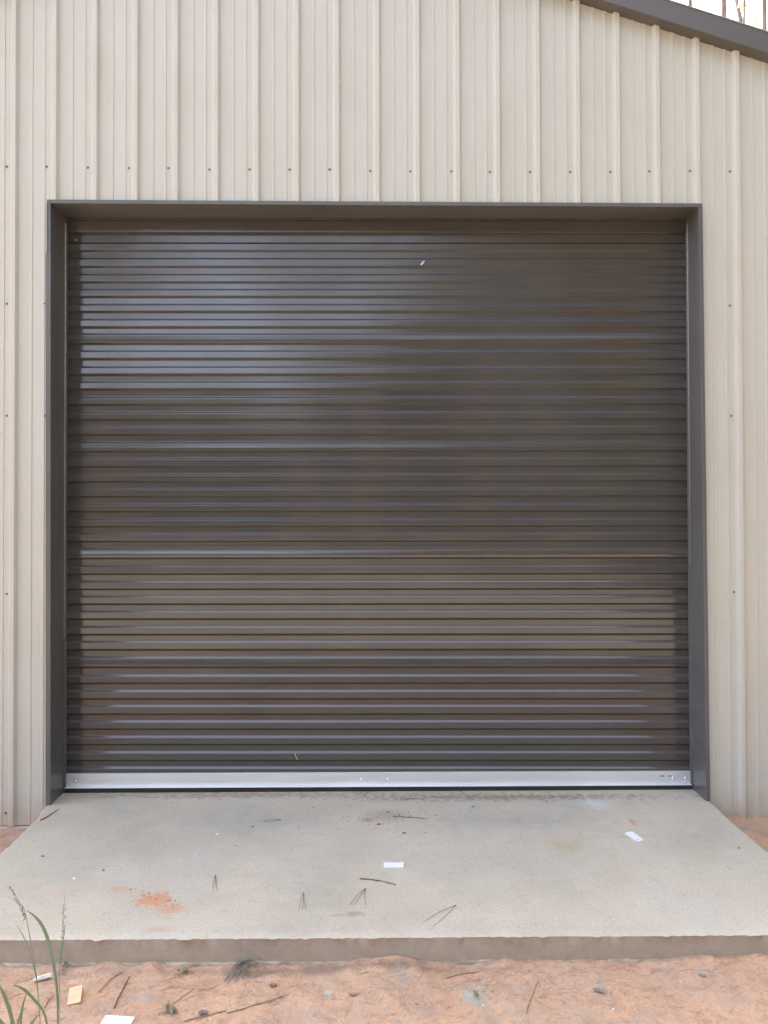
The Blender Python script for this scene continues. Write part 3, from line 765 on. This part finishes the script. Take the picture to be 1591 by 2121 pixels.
gleaf(1240, 2056, 12, 'dark dead leaf on clay at right, near a white chip', simple('grey_leaf', (.20, .17, .14), .8), -.5)
gleaf(730, 2062, 9, 'faded violet leaf on clay near the centre', simple('violet_leaf', (.25, .19, .18), .8), 0)
gleaf(1455, 2022, 9, 'greyish leaf on clay at far right', M_NEEDLE2, -.5)
# small weeds sprouting from the clay
def sprout(u, v, n, s, label, seed):
    r = random.Random(seed); b = gpt(u, v); mb = MB()
    for i in range(n):
        a = r.uniform(0, 6.28); L = s*r.uniform(.6, 1.2); w = L*.28; d = Vector((math.cos(a), math.sin(a), 0)); pr = Vector((-d.y, d.x, 0))
        z0 = b+Vector((0, 0, .004)); z1 = b+d*L*.5+Vector((0, 0, .012+r.random()*.01)); z2 = b+d*L+Vector((0, 0, .006+r.random()*.008))
        n0 = len(mb.v); mb.v += [z0, z1+pr*w, z2, z1-pr*w]; mb.f.append((n0, n0+1, n0+2, n0+3))
    tag(mb.build('weed_sprout', M_SEED, None), label, 'weed')
sprout(376, 2018, 9, .03, 'small green sprout on clay left of the needle tuft', 1)
sprout(352, 2096, 7, .03, 'small pale sprout on the clay right of the white card', 2)
sprout(135, 2006, 7, .018, 'tiny sprout at the foot of the slab beside tall grass', 3)
sprout(985, 2066, 7, .02, 'tiny grey green sprout in the cement splash', 4)
# white chips and clods, uncountable
mb = MB(); r = random.Random(21)
for _ in range(4500):
    x = r.uniform(-1.6, 1.6); y = -1.38-abs(r.gauss(0, .25)); crumb(mb, x, y, gz(x, y)-.001, r.uniform(.0008, .0032)*(2.4 if r.random() < .03 else 1), r)
tag(mb.build('clay_pellets', M_CLAY), 'loose pellets of red clay', 'clay pellets', kind='stuff')
mb = MB()
for u, v in ((468, 1975), (481, 1982), (508, 2005), (530, 1995), (780, 1993), (545, 2036), (527, 2052), (766, 2062), (636, 2088), (828, 2018), (833, 2023), (1270, 2090), (1001, 2083), (212, 2090), (140, 2102), (1175, 2005), (1262, 1992), (352, 2060)):
    p = gpt(u, v); s = r.uniform(.0025, .0045)*(1.6 if (u, v) in ((1270, 2090), (212, 2090), (1001, 2083)) else 1); crumb(mb, p.x, p.y, p.z, s, r)
tag(mb.build('white_chips', M_PAPER), 'scattered white chips along the foot of the slab', 'chips', kind='stuff')
# roots, needles, fine litter pressed in the clay
mb = MB()
for _ in range(300):
    x = r.uniform(-1.5, 1.55); y = -1.375-abs(r.gauss(0, .13)) if r.random() < .75 else r.uniform(-2.4, -1.4)
    a = r.gauss(.15, .7) if r.random() < .7 else r.uniform(0, 3.14); L = r.uniform(.015, .085)*(1 if r.random() < .8 else 1.6)
    pts = []
    for k in range(4):
        q = (x+math.cos(a)*L*(k/3-.5), y+math.sin(a)*L*(k/3-.5)*.6+.0015*math.sin(k*1.3+x*9)); q = (q[0], min(q[1], -1.372)); pts.append(Vector((q[0], q[1], gz(*q)+.0004)))
    mb.tube(pts, r.uniform(.0003, .0008), 4)
for _ in range(900):
    x = r.uniform(-1.6, 1.6); y = -1.375-abs(r.gauss(0, .2)); a = r.gauss(.2, .8); L = r.uniform(.01, .05)
    pts = []
    for k in range(3):
        q = (x+math.cos(a)*L*(k/2-.5), min(-1.372, y+math.sin(a)*L*(k/2-.5))); pts.append(Vector((q[0], q[1], gz(*q)+.0003)))
    mb.tube(pts, r.uniform(.0003, .0006), 3)
tag(mb.build('ground_litter', simple('dead_needle_litter', (.30, .20, .14), .9)), 'fine dead needles and rootlets pressed into the clay', 'ground litter', kind='stuff')

# ------------------------------------------------------------------ grass weeds at lower left
YG = -1.86
def blade(mb, pts, w, y0=YG, dy=0.0, curl=.25):
    """pts: measured outline centre line; w widths in metres"""
    n = len(pts); c = [onY(u, v, y0+dy*(i/(n-1))**1.5) for i, (u, v) in enumerate(pts)]
    w = [q*.8 for q in w]
    S = []
    for i in range(n-1):
        for k in range(5):
            tt = k/5; a = c[max(i-1, 0)]; b = c[i]; d = c[i+1]; e = c[min(i+2, n-1)]
            S.append((.5*((2*b)+(d-a)*tt+(2*a-5*b+4*d-e)*tt*tt+(3*b-a-3*d+e)*tt**3), w[i]+(w[i+1]-w[i])*tt))
    S.append((c[-1], w[-1])); n0 = len(mb.v)
    for i, (p, ww) in enumerate(S):
        tg = (S[min(i+1, len(S)-1)][0]-S[max(i-1, 0)][0]).normalized(); sd_ = tg.cross(Vector((0, 1, 0))).normalized()
        mb.v += [p-sd_*ww, p+Vector((0, ww*curl*2, 0)), p+sd_*ww]
    for i in range(len(S)-1):
        for q in (0, 1): a = n0+i*3+q; mb.f.append((a, a+1, a+4, a+3))
def gbase(u, y):        # foot of a stem on the ground at depth y, measured column u
    p = onY(u, 2121, y); return p.x, gz(p.x, y)
def weed(name, label, blades, seeds, y0):
    mb = MB()
    for pts, w, dy in blades: blade(mb, pts, w, y0, dy)
    o = mb.build(name, M_GRASS, None, smooth=True); tag(o, label, 'grass weed', 'weeds growing at the lower left')
    if seeds:
        ms = MB(); r = random.Random(len(label))
        for a, b in seeds:
            A, B = onY(*a, y0), onY(*b, y0)
            for k in range(16):
                q = A.lerp(B, k/15)+Vector((r.gauss(0, .0025), r.gauss(0, .003), 0)); d = (B-A).normalized()*.008+Vector((r.gauss(0, .003), r.gauss(0, .003), 0))
                ms.tube([q-d*.5, q, q+d*.5], [.0004, .0015, .0003], 4)
        ms.build('seed_head', M_SEED, o, smooth=True)
    return o
fy_ = lambda y: 0
weed('grass_weed', 'tall weed with one broad arching green blade, in front of the slab', [
    ([(128, 2260), (121, 2180), (120, 2121), (119, 2060), (112, 2000), (99, 1945), (84, 1912), (66, 1893), (54, 1886)], [.002, .0025, .003, .0045, .0062, .0075, .0065, .003, .0004], -.03)], [], -1.86)
weed('grass_weed', 'slender weed with a narrow upright seed spike, right of the arching blade', [
    ([(124, 2250), (123, 2121), (124, 2000), (128, 1940), (132, 1880), (136, 1850)], [.0012, .0012, .0011, .001, .0008, .0004], .02),
    ([(125, 2000), (129, 1960), (136, 1915)], [.0012, .0028, .0004], .0)], [((130, 1945), (133, 1872))], -1.845)
weed('grass_weed', 'leaning weed with a seed head at its tip, at far left', [
    ([(92, 2250), (82, 2100), (76, 2028), (68, 1975), (58, 1920), (50, 1884), (38, 1865), (22, 1838)], [.0015, .0016, .002, .0022, .0014, .001, .0008, .0003], .0),
    ([(76, 2028), (62, 1970), (46, 1935), (33, 1914)], [.0018, .0022, .0016, .0003], .01),
    ([(46, 1880), (30, 1866), (17, 1858)], [.0008, .0008, .0003], 0)], [((46, 1882), (20, 1838)), ((50, 1905), (48, 1880))], -1.88)
weed('grass_weed', 'short weed with a wide pointed blade leaning up to the left', [
    ([(104, 2260), (100, 2150), (92, 2100), (72, 2072), (50, 2050), (30, 2041)], [.002, .003, .0045, .0062, .006, .001], -.02),
    ([(102, 2200), (84, 2150), (70, 2121)], [.002, .003, .0004], 0)], [], -1.9)
weed('grass_weed', 'leafy grass clump cut off by the lower left corner of the photo', [
    ([(40, 2260), (34, 2160), (22, 2100), (8, 2060), (-8, 2030)], [.003, .006, .008, .007, .001], -.03),
    ([(38, 2260), (40, 2160), (46, 2090), (58, 2050)], [.003, .005, .0045, .0005], .0),
    ([(36, 2260), (20, 2150), (-4, 2110), (-30, 2095)], [.003, .007, .007, .001], -.02),
    ([(34, 2260), (30, 2170), (24, 2120), (14, 2075)], [.003, .005, .004, .0005], .02),
    ([(42, 2260), (52, 2170), (66, 2120), (84, 2098)], [.003, .006, .005, .0005], -.02),
    ([(44, 2260), (60, 2190), (84, 2150), (112, 2138)], [.003, .005, .004, .0005], -.03),
    ([(36, 2260), (32, 2180), (36, 2125), (44, 2098), (58, 2086)], [.002, .003, .003, .002, .0004], .03),
    ([(30, 2260), (14, 2190), (2, 2140), (-2, 2108)], [.002, .004, .003, .0004], .03),
    ([(40, 2260), (46, 2200), (60, 2150), (64, 2108)], [.002, .003, .0025, .0004], .0),
    ([(30, 2260), (8, 2180), (-20, 2150)], [.003, .008, .001], 0.02)], [], -1.93)

# ------------------------------------------------------------------ trees behind the building
def tree(x, y, h, rad, label, seed, fork=None, lean=(0, 0), crown=True, leafn=700, name='pine_tree', mat=M_LEAF, low=.55):
    r = random.Random(seed); root = tag(empty(name, (x, y, -.15)), label, 'tree', 'trees standing behind the building')
    mb = MB(); n = 14; pts = []; rr = []
    for i in range(n+1):
        k = i/n; pts.append(Vector((lean[0]*k*h+.12*math.sin(k*5+seed), lean[1]*k*h+.1*math.sin(k*4+seed*2), k*h))); rr.append(rad*(1.15-k)*.95+.015)
    mb.tube(pts, rr, 9)
    tips = []
    for i in range(22):
        k = r.uniform(low, .99); b = pts[int(k*n)]; a = r.uniform(0, 6.28); L = h*.16*(1.25-k)*r.uniform(.6, 1.2)+.4
        e = b+Vector((math.cos(a)*L, math.sin(a)*L, L*r.uniform(.1, .6))); md = (b+e)/2+Vector((0, 0, -.1*L))
        mb.tube([b, md, e], [rad*.28*(1.3-k), rad*.18*(1.3-k), .008], 5); tips += [e, md.lerp(e, .5), md]
    if fork:
        zf, dx_, = fork; b = pts[int(zf/h*n)]; mb.tube([b, b+Vector((dx_*.5, 0, 1.0)), b+Vector((dx_, .3, 4))], [rad*.75, rad*.6, rad*.3], 7)
    mb.build('trunk', M_BARK, root, smooth=True)
    if crown:
        mc = MB()
        for _ in range(leafn):
            t_ = r.choice(tips); p = t_+Vector((r.gauss(0, .45), r.gauss(0, .45), r.gauss(0, .3))); s = r.uniform(.05, .14)
            a = Vector((r.gauss(0, 1), r.gauss(0, 1), r.gauss(0, 1))).normalized(); b = a.cross(Vector((r.gauss(0, 1), r.gauss(0, 1), r.gauss(0, 1)))).normalized()
            mc.quad(p-a*s, p+b*s*.5, p+a*s, p-b*s*.5)
        mc.build('crown', mat, root)
def at_col(u, y): return onY(u, 60, y).x
for args in ((1434, 24, 31, .145, 'slim trunk, leftmost of the trees above the roof edge', 1, None, (.0, 0), True, 900, 'pine_tree', M_LEAF, .95),
             (1507, 20, 28, .165, 'thickest bare trunk rising above the roof edge', 2, None, (.0, 0), True, 900, 'pine_tree', M_LEAF, .93),
             (1531, 12, 14.5, .04, 'thin leafy sapling between the thick trunk and the forked tree', 3, None, (.0, 0), True, 60, 'sapling', M_LEAF2, .80),
             (1571, 16, 21, .12, 'forked tree with yellowish leaves at the top right corner', 4, (14.7, -.9), (.0, 0), True, 220, 'broadleaf_tree', M_LEAF2, .86)):
    u, y = args[0], args[1]
    tree(at_col(u, y)-args[7][0]*12, y, *args[2:])

# ------------------------------------------------------------------ woods mirrored in the door, shaped and added to for reflection and shade
mb = MB(); mt = MB(); r = random.Random(44)
for i in range(150):
    x = r.uniform(-45, 45); y = -r.uniform(30, 46)
    side_ = min(1, max(0, (x+3)/9)); h = r.uniform(8, 9.2)+side_*r.uniform(4, 13); rad = r.uniform(.08, .16)+.05*side_  # height and density raised to the right to block sky on that side
    if side_ > .9: y *= .75
    pts = [Vector((x+.2*math.sin(k+i), y, -.3+h*k/5)) for k in range(6)]
    mt.tube(pts, [rad*(1.1-k/6) for k in range(6)], 6, cap=False)
    for _ in range(int(260+420*side_)):
        zz = r.uniform(.15, 1.0)*h; sp_ = 1.7
        p = Vector((x+r.gauss(0, sp_), y+r.gauss(0, sp_), zz)); s = r.uniform(.15, .42)
        a = Vector((r.gauss(0, 1), r.gauss(0, 1), r.gauss(0, 1))).normalized(); b = a.cross(Vector((r.gauss(0, 1), r.gauss(0, 1), r.gauss(0, 1)))).normalized()
        mb.quad(p-a*s, p+b*s*.6, p+a*s, p-b*s*.6)
for i in range(9000):      # understorey
    x = r.uniform(-50, 50); y = -r.uniform(20, 50); p = Vector((x, y, abs(r.gauss(0, 1.6)))); s = r.uniform(.2, .5)
    a = Vector((r.gauss(0, 1), r.gauss(0, 1), r.gauss(0, 1))).normalized(); b = a.cross(Vector((r.gauss(0, 1), r.gauss(0, 1), r.gauss(0, 1)))).normalized()
    mb.quad(p-a*s, p+b*s*.6, p+a*s, p-b*s*.6)
for i in range(13):      # tall thin pines added nearer by, high crowns dim the sky reflection
    x = r.uniform(-30, 9); y = -r.uniform(19, 25); h = r.uniform(16, 18)
    mt.tube([Vector((x+.2*math.sin(k+i), y, -.3+h*k/5)) for k in range(6)], [.13*(1.1-k/6) for k in range(6)], 6, cap=False)
    for _ in range(420):
        zz = r.uniform(9.4, h+.5); p = Vector((x+r.gauss(0, 1.5), y+r.gauss(0, 1.2), zz)); s = r.uniform(.12, .36)
        a = Vector((r.gauss(0, 1), r.gauss(0, 1), r.gauss(0, 1))).normalized(); b = a.cross(Vector((r.gauss(0, 1), r.gauss(0, 1), r.gauss(0, 1)))).normalized()
        mb.quad(p-a*s, p+b*s*.6, p+a*s, p-b*s*.6)
for i in range(62):  # unseen trees added close at right to darken the ribs' right flanks
    x = r.uniform(7.8, 18); y = r.uniform(-22, 5); h = r.uniform(11, 17)
    mt.tube([Vector((x+.2*math.sin(k+i), y, -.3+h*k/5)) for k in range(6)], [.15*(1.1-k/6) for k in range(6)], 6, cap=False)
    for _ in range(330):
        zz = r.uniform(.05, 1.0)*h; p = Vector((x+r.gauss(0, 1.3), y+r.gauss(0, 1.5), zz)); s = r.uniform(.15, .42)
        a = Vector((r.gauss(0, 1), r.gauss(0, 1), r.gauss(0, 1))).normalized(); b = a.cross(Vector((r.gauss(0, 1), r.gauss(0, 1), r.gauss(0, 1)))).normalized()
        mb.quad(p-a*s, p+b*s*.6, p+a*s, p-b*s*.6)
n = len(mb.v); k = len(mb.f); mb.v += mt.v; mb.f += [tuple(n+i for i in f) for f in mt.f]
w = new_obj('woods', mb.v, mb.f, [M_LEAF, M_BARK], fm=[0]*k+[1]*len(mt.f))
tag(w, 'mixed woods across the clearing, with unseen trees added for reflection and shade', 'woods', kind='stuff')
